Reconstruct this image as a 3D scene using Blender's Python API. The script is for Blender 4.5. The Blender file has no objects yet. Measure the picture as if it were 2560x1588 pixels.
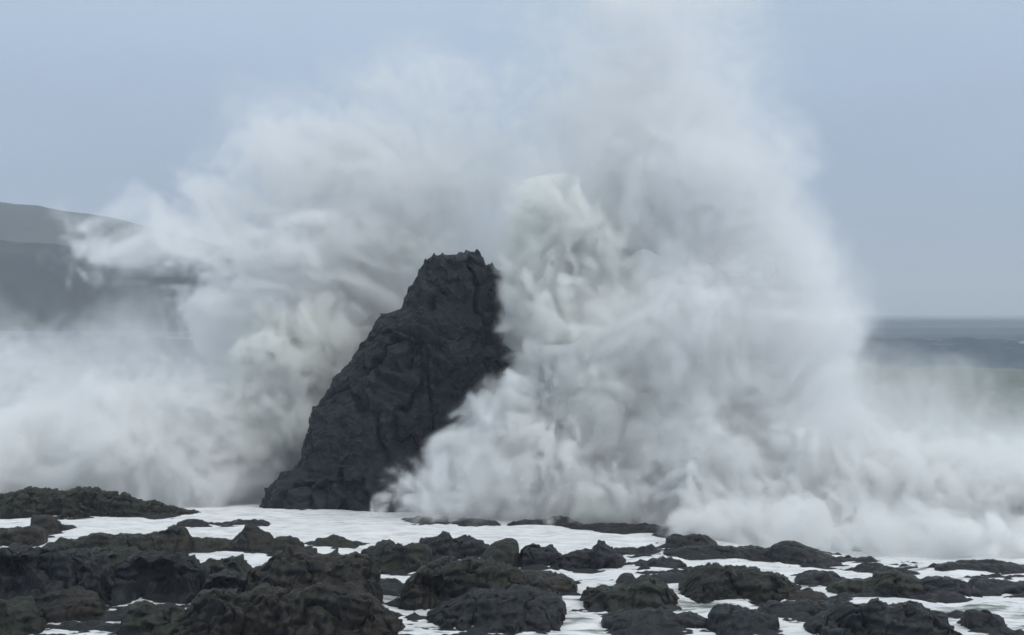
import bpy, bmesh, math, time
import numpy as np
from mathutils import Matrix
T0 = time.time()
S = bpy.context.scene
COL = S.collection
R = math.radians

# ------------------------------------------------------------------ camera, sky, sun, exposure
F = 3517.0            # focal length in pixels of the 2560 wide photograph (hfov 40 deg)
HZ = 782.0            # row of the horizon
CAMH = 8.0            # eye height over the water
cam = bpy.data.cameras.new('camera')
cam.sensor_width = 36.0
cam.lens = 36.0 * F / 2560.0
cam.shift_y = -(794.0 - HZ) / 2560.0
cam.clip_start = 0.5
cam.clip_end = 30000.0
camo = bpy.data.objects.new('camera', cam)
camo.location = (0, 0, CAMH)
camo.rotation_euler = (R(90), 0, 0)
COL.objects.link(camo)
S.camera = camo

SUN_EL, SUN_AZ = R(52), R(118)          # azimuth clockwise from +Y: behind the right shoulder
w = bpy.data.worlds.new('World')
S.world = w
w.use_nodes = True
nt = w.node_tree
nt.nodes.clear()
sky = nt.nodes.new('ShaderNodeTexSky')
sky.sky_type = 'NISHITA'
sky.sun_disc = False
sky.sun_elevation = SUN_EL
sky.sun_rotation = SUN_AZ
sky.dust_density = 3.0
sky.air_density = 1.0
geo = nt.nodes.new('ShaderNodeTexCoord')
sep = nt.nodes.new('ShaderNodeSeparateXYZ')
nt.links.new(geo.outputs['Generated'], sep.inputs[0])
ramp = nt.nodes.new('ShaderNodeValToRGB')        # overcast sky: brighter towards the zenith
nt.links.new(sep.outputs['Z'], ramp.inputs['Fac'])
cr = ramp.color_ramp
cr.interpolation = 'B_SPLINE'
cr.elements[0].position = 0.0
cr.elements[0].color = (0.318, 0.405, 0.575, 1)
cr.elements[1].position = 1.0
cr.elements[1].color = (0.95, 1.00, 1.03, 1)
e = cr.elements.new(0.10); e.color = (0.362, 0.470, 0.665, 1)
e = cr.elements.new(0.24); e.color = (0.515, 0.660, 0.820, 1)
e = cr.elements.new(0.50); e.color = (0.74, 0.83, 0.91, 1)
nz = nt.nodes.new('ShaderNodeTexNoise')          # faint cloud sheet structure
nz.inputs['Scale'].default_value = 3.0
nz.inputs['Detail'].default_value = 3.0
mp = nt.nodes.new('ShaderNodeMapping')
mp.inputs['Scale'].default_value = (1, 1, 3)
nt.links.new(geo.outputs['Generated'], mp.inputs[0])
nt.links.new(mp.outputs[0], nz.inputs['Vector'])
mr = nt.nodes.new('ShaderNodeMapRange')
mr.inputs['From Min'].default_value = 0.3
mr.inputs['From Max'].default_value = 0.7
mr.inputs['To Min'].default_value = 9.3
mr.inputs['To Max'].default_value = 10.5
nt.links.new(nz.outputs['Fac'], mr.inputs['Value'])
vm = nt.nodes.new('ShaderNodeVectorMath')
vm.operation = 'SCALE'
nt.links.new(ramp.outputs['Color'], vm.inputs[0])
nt.links.new(mr.outputs['Result'], vm.inputs['Scale'])
mix = nt.nodes.new('ShaderNodeMix')
mix.data_type = 'RGBA'
mix.inputs['Factor'].default_value = 0.90
nt.links.new(sky.outputs['Color'], mix.inputs['A'])
nt.links.new(vm.outputs['Vector'], mix.inputs['B'])
bg = nt.nodes.new('ShaderNodeBackground')
bg.inputs['Strength'].default_value = 0.1
nt.links.new(mix.outputs['Result'], bg.inputs['Color'])
wo = nt.nodes.new('ShaderNodeOutputWorld')
nt.links.new(bg.outputs[0], wo.inputs['Surface'])

sl = bpy.data.lights.new('sun', 'SUN')
sl.energy = 1.0
sl.angle = R(25)
sl.color = (1.0, 0.97, 0.93)
so = bpy.data.objects.new('sun', sl)
so.rotation_euler = (R(90) - SUN_EL, 0, -SUN_AZ + math.pi)
so.location = (60, -60, 90)
COL.objects.link(so)

S.view_settings.view_transform = 'Standard'
S.view_settings.look = 'None'
S.view_settings.exposure = 0.0
S.view_settings.gamma = 1.0
S.render.engine = 'CYCLES'
S.cycles.use_denoising = True
S.cycles.use_adaptive_sampling = True
S.cycles.adaptive_threshold = 0.05
S.cycles.max_bounces = 14
S.cycles.diffuse_bounces = 4
S.cycles.glossy_bounces = 3
S.cycles.volume_bounces = 8
S.cycles.volume_max_steps = 512
S.cycles.volume_step_rate = 2.5

# ------------------------------------------------------------------ helpers
def W(px, py, D):
    """point of the place seen at a photo pixel, D metres away"""
    return np.array([(px - 1280.0) / F * D, D, CAMH - (py - HZ) / F * D])

def depth_of(py):
    return CAMH * F / (py - HZ)

def tag(o, label=None, cat=None, group=None, kind=None):
    if label: o['label'] = label
    if cat: o['category'] = cat
    if group: o['group'] = group
    if kind: o['kind'] = kind
    return o

_rng = np.random.default_rng(7)
_perm = _rng.permutation(256).astype(np.int32)
_perm = np.concatenate([_perm, _perm])
_gr = _rng.normal(size=(256, 3)).astype(np.float32)
_gr /= np.linalg.norm(_gr, axis=1, keepdims=True)

def perlin(p):
    p = np.asarray(p, np.float32)
    i = np.floor(p).astype(np.int32)
    f = p - i
    i &= 255
    u = f * f * f * (f * (f * 6 - 15) + 10)
    out = 0
    for dx in (0, 1):
        wx = u[..., 0] if dx else 1 - u[..., 0]
        for dy in (0, 1):
            wy = u[..., 1] if dy else 1 - u[..., 1]
            for dz in (0, 1):
                wz = u[..., 2] if dz else 1 - u[..., 2]
                h = _perm[_perm[_perm[(i[..., 0] + dx) & 255] + ((i[..., 1] + dy) & 255)] + ((i[..., 2] + dz) & 255)]
                g = _gr[h]
                d = g[..., 0] * (f[..., 0] - dx) + g[..., 1] * (f[..., 1] - dy) + g[..., 2] * (f[..., 2] - dz)
                out = out + wx * wy * wz * d
    return out * 1.5

def fbm(p, octv=4, lac=2.03, gain=0.5, kind='fbm'):
    p = np.asarray(p, np.float32)
    a, s = 1.0, 0
    for k in range(octv):
        n = perlin(p + 17.3 * k)
        if kind == 'ridge': n = 1 - 2 * np.abs(n)
        elif kind == 'billow': n = 2 * np.abs(n) - 0.5
        s = s + a * n
        p = p * lac
        a *= gain
    return s

def sm(a, b, x):
    t = np.clip((x - a) / (b - a), 0, 1)
    return t * t * (3 - 2 * t)

def grid_mesh(name, P, closed_u=False, smooth=True):
    """mesh from an (nu, nv, 3) array of points"""
    nu, nv = P.shape[:2]
    idx = np.arange(nu * nv).reshape(nu, nv)
    a = idx if closed_u else idx[:-1]
    b = np.roll(idx, -1, 0) if closed_u else idx[1:]
    q = np.stack([a[:, :-1], b[:, :-1], b[:, 1:], a[:, 1:]], -1).reshape(-1, 4)
    me = bpy.data.meshes.new(name)
    me.vertices.add(nu * nv)
    me.vertices.foreach_set('co', P.astype(np.float32).ravel())
    me.loops.add(q.size)
    me.loops.foreach_set('vertex_index', q.astype(np.int32).ravel())
    me.polygons.add(len(q))
    me.polygons.foreach_set('loop_start', (np.arange(len(q)) * 4).astype(np.int32))
    me.polygons.foreach_set('use_smooth', np.full(len(q), smooth))
    me.update(calc_edges=True)
    me.validate()
    return me

def link(name, me, mat, parent=None):
    o = bpy.data.objects.new(name, me)
    me.materials.append(mat)
    COL.objects.link(o)
    if parent: o.parent = parent
    return o

def attr(me, name, vals):
    a = me.attributes.new(name, 'FLOAT', 'POINT')
    a.data.foreach_set('value', np.asarray(vals, np.float32).ravel())

# ------------------------------------------------------------------ materials
class M:
    """tiny node builder"""
    def __init__(s, name):
        s.m = bpy.data.materials.new(name)
        s.m.use_nodes = True
        s.t = s.m.node_tree
        s.t.nodes.clear()
        s.out = s.t.nodes.new('ShaderNodeOutputMaterial')
    def n(s, kind, **kw):
        x = s.t.nodes.new('ShaderNode' + kind)
        for k, v in kw.items():
            if k.startswith('_'): setattr(x, k[1:], v)
            else: s.set(x.inputs[k.replace('__', ' ')], v)
        return x
    def set(s, inp, v):
        if hasattr(v, 'is_linked') or hasattr(v, 'links'): s.t.links.new(v, inp)
        else: inp.default_value = v
    def pos(s): return s.n('TexCoord').outputs['Object']
    def noise(s, scale, detail=4, rough=0.55, stretch=None, dist=0.0):
        v = s.pos()
        if stretch:
            mpn = s.n('Mapping', Scale=stretch)
            s.t.links.new(v, mpn.inputs[0]); v = mpn.outputs[0]
        return s.n('TexNoise', Vector=v, Scale=scale, Detail=detail, Roughness=rough, Distortion=dist).outputs['Fac']
    def rng(s, v, a, b, c=0.0, d=1.0):
        x = s.n('MapRange')
        x.interpolation_type = 'SMOOTHSTEP'
        for k, q in zip(('Value', 'From Min', 'From Max', 'To Min', 'To Max'), (v, a, b, c, d)): s.set(x.inputs[k], q)
        return x.outputs['Result']
    def mixc(s, f, a, b):
        x = s.n('Mix', _data_type='RGBA')
        s.set(x.inputs['Factor'], f)
        for k, q in (('A', a), ('B', b)):
            s.set([i for i in x.inputs if i.name == k and i.type == 'RGBA'][0], q if not isinstance(q, tuple) else (*q, 1))
        return [o for o in x.outputs if o.type == 'RGBA'][0]
    def math(s, op, a, b=0.0):
        x = s.n('Math', _operation=op)
        s.set(x.inputs[0], a); s.set(x.inputs[1], b)
        return x.outputs[0]
    def attr(s, name):
        return s.n('Attribute', _attribute_name=name).outputs['Fac']
    def bump(s, h, strength, dist):
        return s.n('Bump', Height=h, Strength=strength, Distance=dist).outputs[0]
    def surf(s, **kw):
        b = s.n('BsdfPrincipled', **kw)
        s.t.links.new(b.outputs[0], s.out.inputs['Surface'])
        return s.m

def rock_material(name, dark, olive, brown, sc=1.0, scum=0.0):
    m = M(name)
    rnd = m.n('ObjectInfo').outputs['Random']
    n1 = m.noise(0.9 * sc, 5, 0.6)
    n2 = m.noise(3.7 * sc, 6, 0.65)
    n3 = m.noise(14 * sc, 5, 0.7)
    nrm = m.n('NewGeometry').outputs['Normal']
    up = m.n('SeparateXYZ', Vector=nrm).outputs['Z']
    c = m.mixc(m.rng(n1, 0.42, 0.62), dark, brown)
    weed = m.math('MULTIPLY', m.rng(up, 0.1, 0.8), m.rng(m.math('ADD', n2, m.math('MULTIPLY', rnd, 0.16)), 0.40, 0.66))
    c = m.mixc(weed, c, olive)
    c = m.mixc(m.math('MULTIPLY', m.rng(n3, 0.5, 0.75), 0.55), c, tuple(x * 1.9 for x in dark))
    if scum:
        c = m.mixc(m.math('MULTIPLY', m.rng(m.noise(6 * sc, 6, 0.7), 0.62, 0.70), scum), c, (0.22, 0.24, 0.25))
    rough = m.rng(n2, 0.3, 0.7, 0.34, 0.7)
    h = m.math('ADD', m.math('MULTIPLY', n2, 0.6), m.math('MULTIPLY', n3, 0.35))
    return m.surf(**{'Base__Color': c, 'Roughness': rough, 'Specular__IOR__Level': 0.25, 'Normal': m.bump(h, 0.6, 0.10 / sc)})

MAT_STACK = rock_material('dark_basalt', (0.0075, 0.0105, 0.0165), (0.012, 0.0165, 0.022), (0.012, 0.0145, 0.020), 0.45)
MAT_REEF = rock_material('weedy_reef_rock', (0.007, 0.007, 0.008), (0.018, 0.017, 0.010), (0.020, 0.0145, 0.010), 1.3, 0.25)
MAT_REEF_GREEN = rock_material('green_weed_rock', (0.007, 0.008, 0.008), (0.017, 0.021, 0.011), (0.015, 0.0135, 0.010), 1.3, 0.25)
MAT_REEF_BLUE = rock_material('blue_black_rock', (0.006, 0.008, 0.012), (0.013, 0.016, 0.016), (0.012, 0.012, 0.014), 1.3, 0.25)

m = M('hillside')
MAT_HILL = m.surf(**{'Base__Color': m.mixc(m.rng(m.noise(0.012, 6, 0.6), 0.4, 0.62), (0.018, 0.028, 0.038), (0.036, 0.046, 0.050)),
                     'Roughness': 0.9, 'Specular__IOR__Level': 0.1})

# sea: foam where the attribute says so, broken into streaks by noise
m = M('sea_water')
fo = m.attr('foam')
st = m.noise(0.6, 8, 0.64, (0.25, 1.0, 1.0), 0.7)
st2 = m.noise(2.6, 7, 0.68, (0.4, 1.0, 1.0), 0.6)
fac = m.math('ADD', fo, m.math('ADD', m.math('MULTIPLY', m.math('SUBTRACT', st, 0.5), 1.7), m.math('MULTIPLY', m.math('SUBTRACT', st2, 0.5), 0.9)))
wv = m.n('Mapping', Scale=(0.55, 1.0, 1.0))
m.t.links.new(m.pos(), wv.inputs[0])
wn = m.n('TexNoise', Vector=wv.outputs[0], Scale=1.1, Detail=3.0)
wa = m.n('VectorMath', _operation='MULTIPLY_ADD')
m.t.links.new(wn.outputs['Color'], wa.inputs[0]); wa.inputs[1].default_value = (1.1, 1.1, 0); m.t.links.new(wv.outputs[0], wa.inputs[2])
vo = m.n('TexVoronoi', _feature='DISTANCE_TO_EDGE', Vector=wa.outputs[0], Scale=1.5)
lace = m.rng(vo.outputs['Distance'], 0.10, 0.45)
fac = m.math('SUBTRACT', fac, m.math('MULTIPLY', lace, m.rng(st, 0.40, 0.62, 0.0, 0.55)))
fmask = m.rng(fac, 0.34, 0.66)
deep = m.mixc(m.attr('green'), (0.045, 0.075, 0.105), (0.13, 0.16, 0.14))
foamc = m.mixc(m.rng(st2, 0.3, 0.6), (0.57, 0.59, 0.60), (0.85, 0.86, 0.86))
col = m.mixc(fmask, deep, foamc)
MAT_SEA = m.surf(**{'Base__Color': col, 'Roughness': m.math('ADD', m.math('MULTIPLY', fmask, 0.35), 0.5), 'Specular__IOR__Level': 0.25,
                    'Normal': m.bump(m.math('ADD', st2, m.math('MULTIPLY', st, 0.5)), 0.6, 0.25)})

def white_water(name, a, b):
    m = M(name)
    n = m.noise(0.22, 4, 0.55)
    n2 = m.noise(1.6, 5, 0.6)
    c = m.mixc(m.rng(m.math('ADD', n, m.math('MULTIPLY', m.math('SUBTRACT', n2, 0.5), 0.3)), 0.40, 0.62), a, b)
    return m.surf(**{'Base__Color': c, 'Roughness': 1.0, 'Specular__IOR__Level': 0.0,
                     'Normal': m.bump(n2, 0.35, 0.3)})
MAT_BURST = white_water('white_water', (0.80, 0.82, 0.82), (0.70, 0.725, 0.68))
MAT_BURST_SANDY = white_water('sandy_white_water', (0.76, 0.785, 0.76), (0.62, 0.645, 0.57))

# ------------------------------------------------------------------ sea: one sheet out to the horizon
def swell(X, Y):
    z = np.zeros_like(X)
    white = np.zeros_like(X)
    for D, h, wd, ph, tilt in ((118, 4.3, 11, 1.0, 0.02), (260, 4.4, 22, 4.0, -0.03), (430, 3.6, 26, 2.0, 0.04), (640, 3.2, 34, 5.5, -0.02),
                               (900, 3.0, 44, 0.4, 0.03), (1300, 3.0, 60, 3.1, 0.0), (1900, 3.0, 80, 2.2, 0.01)):
        bend = D + tilt * X + 0.05 * D * np.sin(X / (0.45 * D) + ph)
        t = (Y - bend) / wd
        prof = np.exp(-np.where(t < 0, t * 1.6, t) ** 2)
        amp = h * (0.72 + 0.28 * np.sin(X / (0.6 * D) + 2 * ph))
        z += amp * prof
        white = np.maximum(white, np.exp(-((t + 0.1) / 0.22) ** 2) * sm(0.80, 1.0, amp / h) * (0.42 if D > 200 else 0.1) * sm(0.5, 0.75, fbm(np.stack([X / (0.05 * D), Y * 0 + D, Y * 0], -1), 3) + 0.5))
    return z, white
nu, nv = 260, 620
yy = np.concatenate([np.linspace(24, 64, 330), 64 * (6500 / 64.0) ** (np.arange(1, nv - 330 + 1) / (nv - 330.0))])
uu = np.linspace(-0.62, 0.62, nu)
Y = np.repeat(yy[None, :], nu, 0)
X = uu[:, None] * (yy[None, :] + 4)
P3 = np.stack([X, Y, X * 0], -1)
far = sm(70, 95, Y)
zs, white = swell(X, Y)
chop = fbm(P3 * np.array([0.55, 0.55, 1]), 4) * 0.10 * (1 - far) + fbm(P3 * np.array([0.11, 0.11, 1]), 4) * 0.55 * far * np.clip(400 / Y, 0, 1)
Z = zs * far + chop
# the reef platform lies a little above the sea outside it
edge = 45.0 + sm(0, 1, (16 - X) / 24) * 12.0
Z -= 0.5 * sm(-1, 6, Y - edge)
foam = np.where(Y < 130, 0.98 - 0.27 * sm(49, 38, Y) - 0.12 * sm(0.0, 0.6, fbm(P3 * np.array([0.12, 0.3, 1]), 3)), 0)
foam = np.maximum(foam * (1 - sm(62, 110, Y + 6 * fbm(P3 * np.array([0.05, 0.05, 1]), 3))), 0.06 + 0.95 * white)
green = sm(190, 120, Y)
me = grid_mesh('sea', np.stack([X, Y, Z], -1))
attr(me, 'foam', foam); attr(me, 'green', green)
tag(link('sea', me, MAT_SEA), 'white foaming shore water running out into grey blue swells', 'sea', kind='structure')

# ------------------------------------------------------------------ headlands far left
def headland(name, D, contour, thick, label, seed):
    xs = np.array([c[0] for c in contour], float); ys = np.array([c[1] for c in contour], float)
    u = np.linspace(xs[0], xs[-1], 260); v = np.linspace(-1, 1, 60)
    top = np.interp(u, xs, ys)
    x = (u - 1280) / F * D
    zt = CAMH - (top - HZ) / F * D
    V = v[None, :]
    prof = np.maximum(0, 1 - np.abs(V) ** 1.5) ** 0.8
    X = np.repeat(x[:, None], 60, 1)
    Yy = D + V * thick + 0 * X
    q = np.stack([X, Yy, X * 0 + seed], -1)
    Zz = (zt[:, None] + 3) * prof - 3
    Zz = Zz + (fbm(q * np.array([0.011, 0.011, 1]), 5, kind='ridge') * 0.055 - 0.045) * np.maximum(zt, 0)[:, None] * np.sqrt(np.clip(1 - prof, 0, 1)) * 2
    Zz += fbm(q * np.array([0.05, 0.05, 1]), 3) * 1.2 * prof
    return tag(link(name, grid_mesh(name, np.stack([X, Yy, Zz], -1)), MAT_HILL), label, 'headland', kind='structure')
headland('headland', 1150, [(-900, 440), (-500, 455), (-200, 480), (31, 510), (100, 518), (200, 532), (320, 553), (420, 578), (560, 620), (700, 680), (820, 740), (900, 790)], 230,
         'farther pale grey headland ridge on the left behind the spray', 3.0)
headland('headland', 730, [(-1100, 560), (-500, 575), (-200, 588), (31, 604), (150, 612), (300, 628), (420, 636), (540, 642), (680, 668), (800, 705), (930, 760), (1000, 795)], 140,
         'nearer darker grey headland slope on the left above the surf', 9.0)

# ------------------------------------------------------------------ the sea stack
left = [(1272, 655), (1262, 662), (1240, 674), (1215, 680), (1195, 702), (1180, 735), (1160, 755), (1120, 765), (1085, 772), (1060, 785), (1025, 795), (1005, 815), (975, 830), (945, 845), (925, 865),
        (905, 880), (880, 892), (855, 905), (840, 925), (815, 945), (790, 965), (778, 985), (770, 1004), (745, 1010), (725, 1026), (700, 1045), (680, 1056), (655, 1076), (646, 1098), (640, 1126), (634, 1150)]
right = [(1272, 1215), (1200, 1205), (1100, 1200), (1040, 1205), (1000, 1216), (960, 1228), (930, 1250), (905, 1278), (888, 1296), (872, 1276), (858, 1252), (830, 1254), (812, 1260), (780, 1249), (750, 1254), (725, 1262), (712, 1256), (690, 1254),
         (680, 1232), (668, 1212), (650, 1194), (640, 1180), (634, 1164)]
D0 = 61.0
ys = np.linspace(1300, 634, 330)
la = np.array(left[::-1], float); ra = np.array(right[::-1], float)
xl = np.interp(ys, la[:, 0], la[:, 1]); xr = np.interp(ys, ra[:, 0], ra[:, 1])
nth = 420
th = np.linspace(0, 2 * np.pi, nth, endpoint=False)
sc = D0 / F
zc = CAMH - (ys - HZ) * sc
cx = ((xl + xr) / 2 - 1280) * sc; rx = (xr - xl) / 2 * sc
ry = np.clip(rx * 0.62 + 0.5, 0, 4.2) * np.clip(rx / 0.6, 0, 1) ** 0.5
ct, sn = np.cos(th), np.sin(th)
sup = lambda c, p: np.sign(c) * np.abs(c) ** p
X = cx[:, None] + rx[:, None] * sup(ct, 0.85)[None]
Yk = D0 + ry[:, None] * sup(sn, 0.75)[None] + 0.10 * (zc[:, None] - 4)
Zk = np.repeat(zc[:, None], nth, 1)
P = np.stack([X, Yk, Zk], -1)
nrm = np.stack([np.repeat(ct[None], 330, 0), np.repeat(sn[None], 330, 0), 0 * X], -1)
crag = fbm(P * np.array([0.45, 0.45, 0.28]), 5, kind='ridge') * 0.18 - 0.09
crag += fbm(P * np.array([1.5, 1.5, 1.1]) + 5, 4, kind='ridge') * 0.05
blocks = np.floor(fbm(P * np.array([0.8, 0.8, 0.5]) + 31, 2) * 5) / 5 * 0.22
front = 0.35 + 0.65 * np.abs(sn)[None] ** 0.7          # keep the outline, roughen the faces
bed = P[..., 2] * 0.8 + P[..., 0] * 0.45 + 0.5 * fbm(P * 0.35 + 3, 3)          # tilted beds
tooth = (bed / 0.62) % 1.0
beds = (sm(0, 0.8, tooth) - sm(0.85, 1.0, tooth) - 0.4) * 0.20 * sm(-0.3, 0.4, fbm(P * 0.5 + 19, 2))
gash = -0.45 * np.exp(-(fbm(P * np.array([0.55, 0.55, 0.16]) + 44, 3) / 0.07) ** 2)   # steep fissures
disp = (crag * 1.1 + blocks * 1.3 + beds + gash) * front + fbm(P * 2.4 + 60, 4) * 0.09 + fbm(P * 6 + 9, 3) * 0.045
fade = np.clip(rx / 1.0, 0.15, 1)[:, None]
P = P + nrm * (disp * fade)[..., None]
P[..., 2] += fbm(P * np.array([0.8, 0.8, 0.8]) + 77, 4) * 0.20 + fbm(P * 3.1 + 5, 3) * 0.08
topm = sm(8.6, 10.2, Zk)
P[..., 2] += topm * (np.maximum(0, fbm(P * np.array([2.2, 1.2, 0.6]) + 15, 3)) * 0.42 + fbm(P * np.array([5, 3, 1]) + 25, 2) * 0.12)
P = np.concatenate([P, np.repeat(P[-1:].mean(1, keepdims=True), nth, 1)], 0)
me = grid_mesh('sea_stack', P.transpose(1, 0, 2), closed_u=True)
tag(link('sea_stack', me, MAT_STACK), 'tall dark leaning sea stack with jagged top amid the bursting spray', 'sea stack')

# ------------------------------------------------------------------ reef rocks
FOOT = []
def rock(top, base, label, mat=MAT_REEF, depth=None, rough=1.0, cat='rock', name='reef_rock', group=None, front=1.3, hollow=None, seed=[0]):
    """top: photo points along the crest, base: photo row of the front waterline; a craggy weedy mound with its own depth"""
    seed[0] += 1
    sd = seed[0] * 13.7
    Db = depth_of(base)
    xs = np.array([c[0] for c in top], float); ys = np.array([c[1] for c in top], float)
    wm = (xs[-1] - xs[0]) / F * Db
    dp = depth if depth else np.clip(0.55 * wm, 0.7, 2.6)
    Dc = Db + dp * 0.45
    hm = (base - ys.min()) / F * Db
    nu = int(np.clip(wm / 0.032, 28, 150)); nv = int(np.clip((dp + hm) / 0.045, 22, 80))
    u = np.linspace(0, 1, nu); v = np.linspace(-1, 1, nv)
    px = xs[0] + (xs[-1] - xs[0]) * u
    zt = np.maximum(CAMH - (np.interp(px, xs, ys) - HZ) / F * Dc, 0.02)
    l1 = np.stack([u * wm * 0.9, u * 0 + sd, u * 0], -1)
    zt = 0.95 * zt * (1 + 0.10 * rough * fbm(l1 * np.array([2.5, 1, 1]), 4)) + 0.05 * rough * fbm(l1 * np.array([5, 1, 1]) + 9, 3)
    endf = np.clip(1 - np.abs(2 * u - 1) ** 5, 0, 1) ** 0.6
    hf = 0.5 * dp * (0.30 + 0.70 * endf) * (1 + 0.45 * fbm(l1 + 5, 3))
    hb = 0.5 * dp * (0.30 + 0.70 * endf) * (1 + 0.30 * fbm(l1 + 25, 3))
    xw = (px - 1280) / F * Dc
    X = np.repeat(xw[:, None], nv, 1)
    V = v[None, :]
    Yv = Dc + V * np.where(V < 0, hf[:, None], hb[:, None])
    prof = np.clip(1 - np.abs(V) ** 1.7, 0, 1) ** (1 / front)
    Zv = -0.30 + (zt[:, None] + 0.30) * prof * (0.30 + 0.70 * np.clip(endf[:, None] * 2.2, 0, 1))
    q = np.stack([X, Yv, Zv], -1) + sd
    amp = np.clip(hm, 0.22, 1.2) * rough
    inner = 1 - 0.55 * np.exp(-(V / 0.22) ** 2)           # crest keeps its line
    lump = fbm(q * np.array([0.8, 0.8, 1.5]), 4, kind='ridge') * 0.18 - 0.09
    blk = np.floor(fbm(q * np.array([1.5, 1.5, 1.8]) + 12, 2) * 4) / 4 * 0.22
    mid = fbm(q * np.array([3.0, 3.0, 3.4]) + 4, 3, kind='ridge') * 0.055
    fine = fbm(q * 8 + 8, 3) * 0.04
    d = ((lump + blk) * inner + mid * 0.8 + fine) * amp
    P = np.stack([X + d * 0.3, Yv + d * 0.9 * np.sign(V) * np.abs(V) ** 0.5, Zv + d * 0.75], -1)
    bed = P[..., 2] + 0.18 * P[..., 0] * math.sin(sd) + 0.10 * fbm(q * 0.9 + 70, 2)
    tooth = (bed / 0.26) % 1.0
    led = (sm(0, 0.75, tooth) - sm(0.8, 1.0, tooth) - 0.45) * 0.085 * rough
    P[..., 1] += led * np.where(V < 0, -1, 1) * inner
    crack = np.exp(-(fbm(q * np.array([0.9, 0.9, 0.3]) + 90, 3) / 0.06) ** 2) * 0.16 * amp * inner
    P[..., 1] += crack * np.where(V < 0, 1, -1); P[..., 2] -= crack * 0.6
    P[..., 0] += 0.16 * amp * fbm(q * 1.7 + 40, 3)
    if hollow:
        u0, v0, ru, rv, dep = hollow
        P[..., 1] += dep * np.exp(-((u[:, None] - u0) / ru) ** 2 - ((V - v0) / rv) ** 4) * (V < 0.1)
    FOOT.append((float(xw.mean()), Dc, wm * 0.5, dp * 0.5))
    me = grid_mesh(name, P)
    bx = float(xw.mean()); o = bpy.data.objects.new(name, me)
    me.materials.append(mat)
    me.transform(Matrix.Translation((-bx, -Dc, 0)))
    o.location = (bx, Dc, 0)
    COL.objects.link(o)
    return tag(o, label, cat, group)

G, B, O = MAT_REEF_GREEN, MAT_REEF_BLUE, MAT_REEF
# back row on the left
rock([(-40, 1240), (31, 1237), (66, 1224), (85, 1220), (122, 1226), (150, 1229), (207, 1224), (251, 1230), (290, 1245)], 1293, 'broad green weedy reef hump at the left edge behind the foam pool', G, 2.6)
rock([(235, 1240), (258, 1230), (303, 1235), (340, 1248), (372, 1254), (400, 1260), (425, 1270), (450, 1266), (472, 1278), (500, 1286)], 1292, 'foam streaked reef tail running down from the green hump', G, 1.8)
rock([(-30, 1316), (31, 1318), (75, 1316), (100, 1322), (112, 1334)], 1368, 'flat dark ledge at the left edge below the small blocky rock', O, 2.0)
rock([(76, 1300), (80, 1291), (110, 1287), (135, 1292), (148, 1310), (154, 1324)], 1334, 'small blocky rock standing in the left foam pool', O, 1.3, 0.6)
rock([(440, 1311), (455, 1300), (480, 1297), (505, 1300), (518, 1314)], 1320, 'low oval rock in the foam right of the reef tail', G, 1.2, 0.7)
rock([(550, 1312), (580, 1306), (610, 1303), (632, 1297), (650, 1302), (664, 1314)], 1316, 'thin dark ledge in the foam behind the pyramid rock', B, 1.0, 0.7)
rock([(560, 1372), (585, 1345), (605, 1322), (625, 1303), (645, 1320), (665, 1342), (695, 1365)], 1382, 'pyramid shaped olive rock rising left of the foam pool', O, 1.9, 0.6, front=1.2)
rock([(385, 1350), (405, 1328), (430, 1316), (452, 1320), (470, 1340), (480, 1352)], 1392, 'round topped olive dome between the long ridge and pyramid rock', O, 1.7, 0.7)
rock([(180, 1352), (200, 1340), (260, 1335), (300, 1338), (345, 1334), (400, 1336), (430, 1345)], 1400, 'long low olive ridge along the left foam pool', G, 2.2, 0.8)
rock([(450, 1352), (470, 1341), (520, 1342), (560, 1345), (590, 1356)], 1380, 'low saddle of rock joining the dome and the pyramid rock', G, 1.4, 0.7)
rock([(676, 1362), (690, 1345), (715, 1341), (745, 1342), (756, 1356)], 1392, 'dark squared rock just right of the pyramid rock', O, 1.5, 0.7)
rock([(778, 1362), (795, 1345), (815, 1343), (835, 1338), (860, 1346), (898, 1364)], 1372, 'lone low rock islanded in the foam left of centre', G, 1.4, 0.7)
rock([(110, 1375), (122, 1358), (150, 1344), (190, 1348), (205, 1362)], 1392, 'knobbly little rock at the pool margin beside the flat ledge', G, 1.2, 0.8)
# front mass on the left
rock([(-60, 1395), (31, 1375), (80, 1368), (150, 1372), (200, 1382), (245, 1405), (272, 1450)], 1530, 'massive blue black boulder in the left front corner', B, 3.2, 1.0, 'boulder', 'boulder', front=1.9, hollow=(0.33, -0.72, 0.16, 0.30, 0.9))
rock([(195, 1405), (225, 1380), (275, 1374), (330, 1382), (370, 1392), (400, 1410)], 1450, 'olive slab wedged behind the two big left boulders', G, 2.0)
rock([(272, 1470), (285, 1420), (315, 1392), (370, 1384), (430, 1386), (475, 1395), (505, 1420), (515, 1465)], 1512, 'big boulder with a deep blue black hollow face', B, 2.8, 0.9, 'boulder', 'boulder', front=2.0, hollow=(0.55, -0.75, 0.30, 0.30, 1.0))
rock([(495, 1425), (515, 1398), (555, 1392), (595, 1398), (615, 1420), (640, 1440)], 1470, 'rounded green rock below the thin foam pool', G, 2.0)
rock([(500, 1490), (520, 1445), (560, 1434), (605, 1442), (640, 1480)], 1530, 'dark shadowed boulder between hollow boulder and brown mound', B, 2.2, 0.9, 'boulder', 'boulder', front=1.7, hollow=(0.5, -0.75, 0.28, 0.30, 0.9))
rock([(618, 1440), (660, 1412), (690, 1385), (730, 1374), (770, 1385), (820, 1388), (880, 1392), (915, 1400), (935, 1430), (945, 1475)], 1540, 'big brown weedy mound left of the narrow foam channel', O, 3.2, 1.0, 'boulder', 'boulder', front=1.6)
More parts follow.
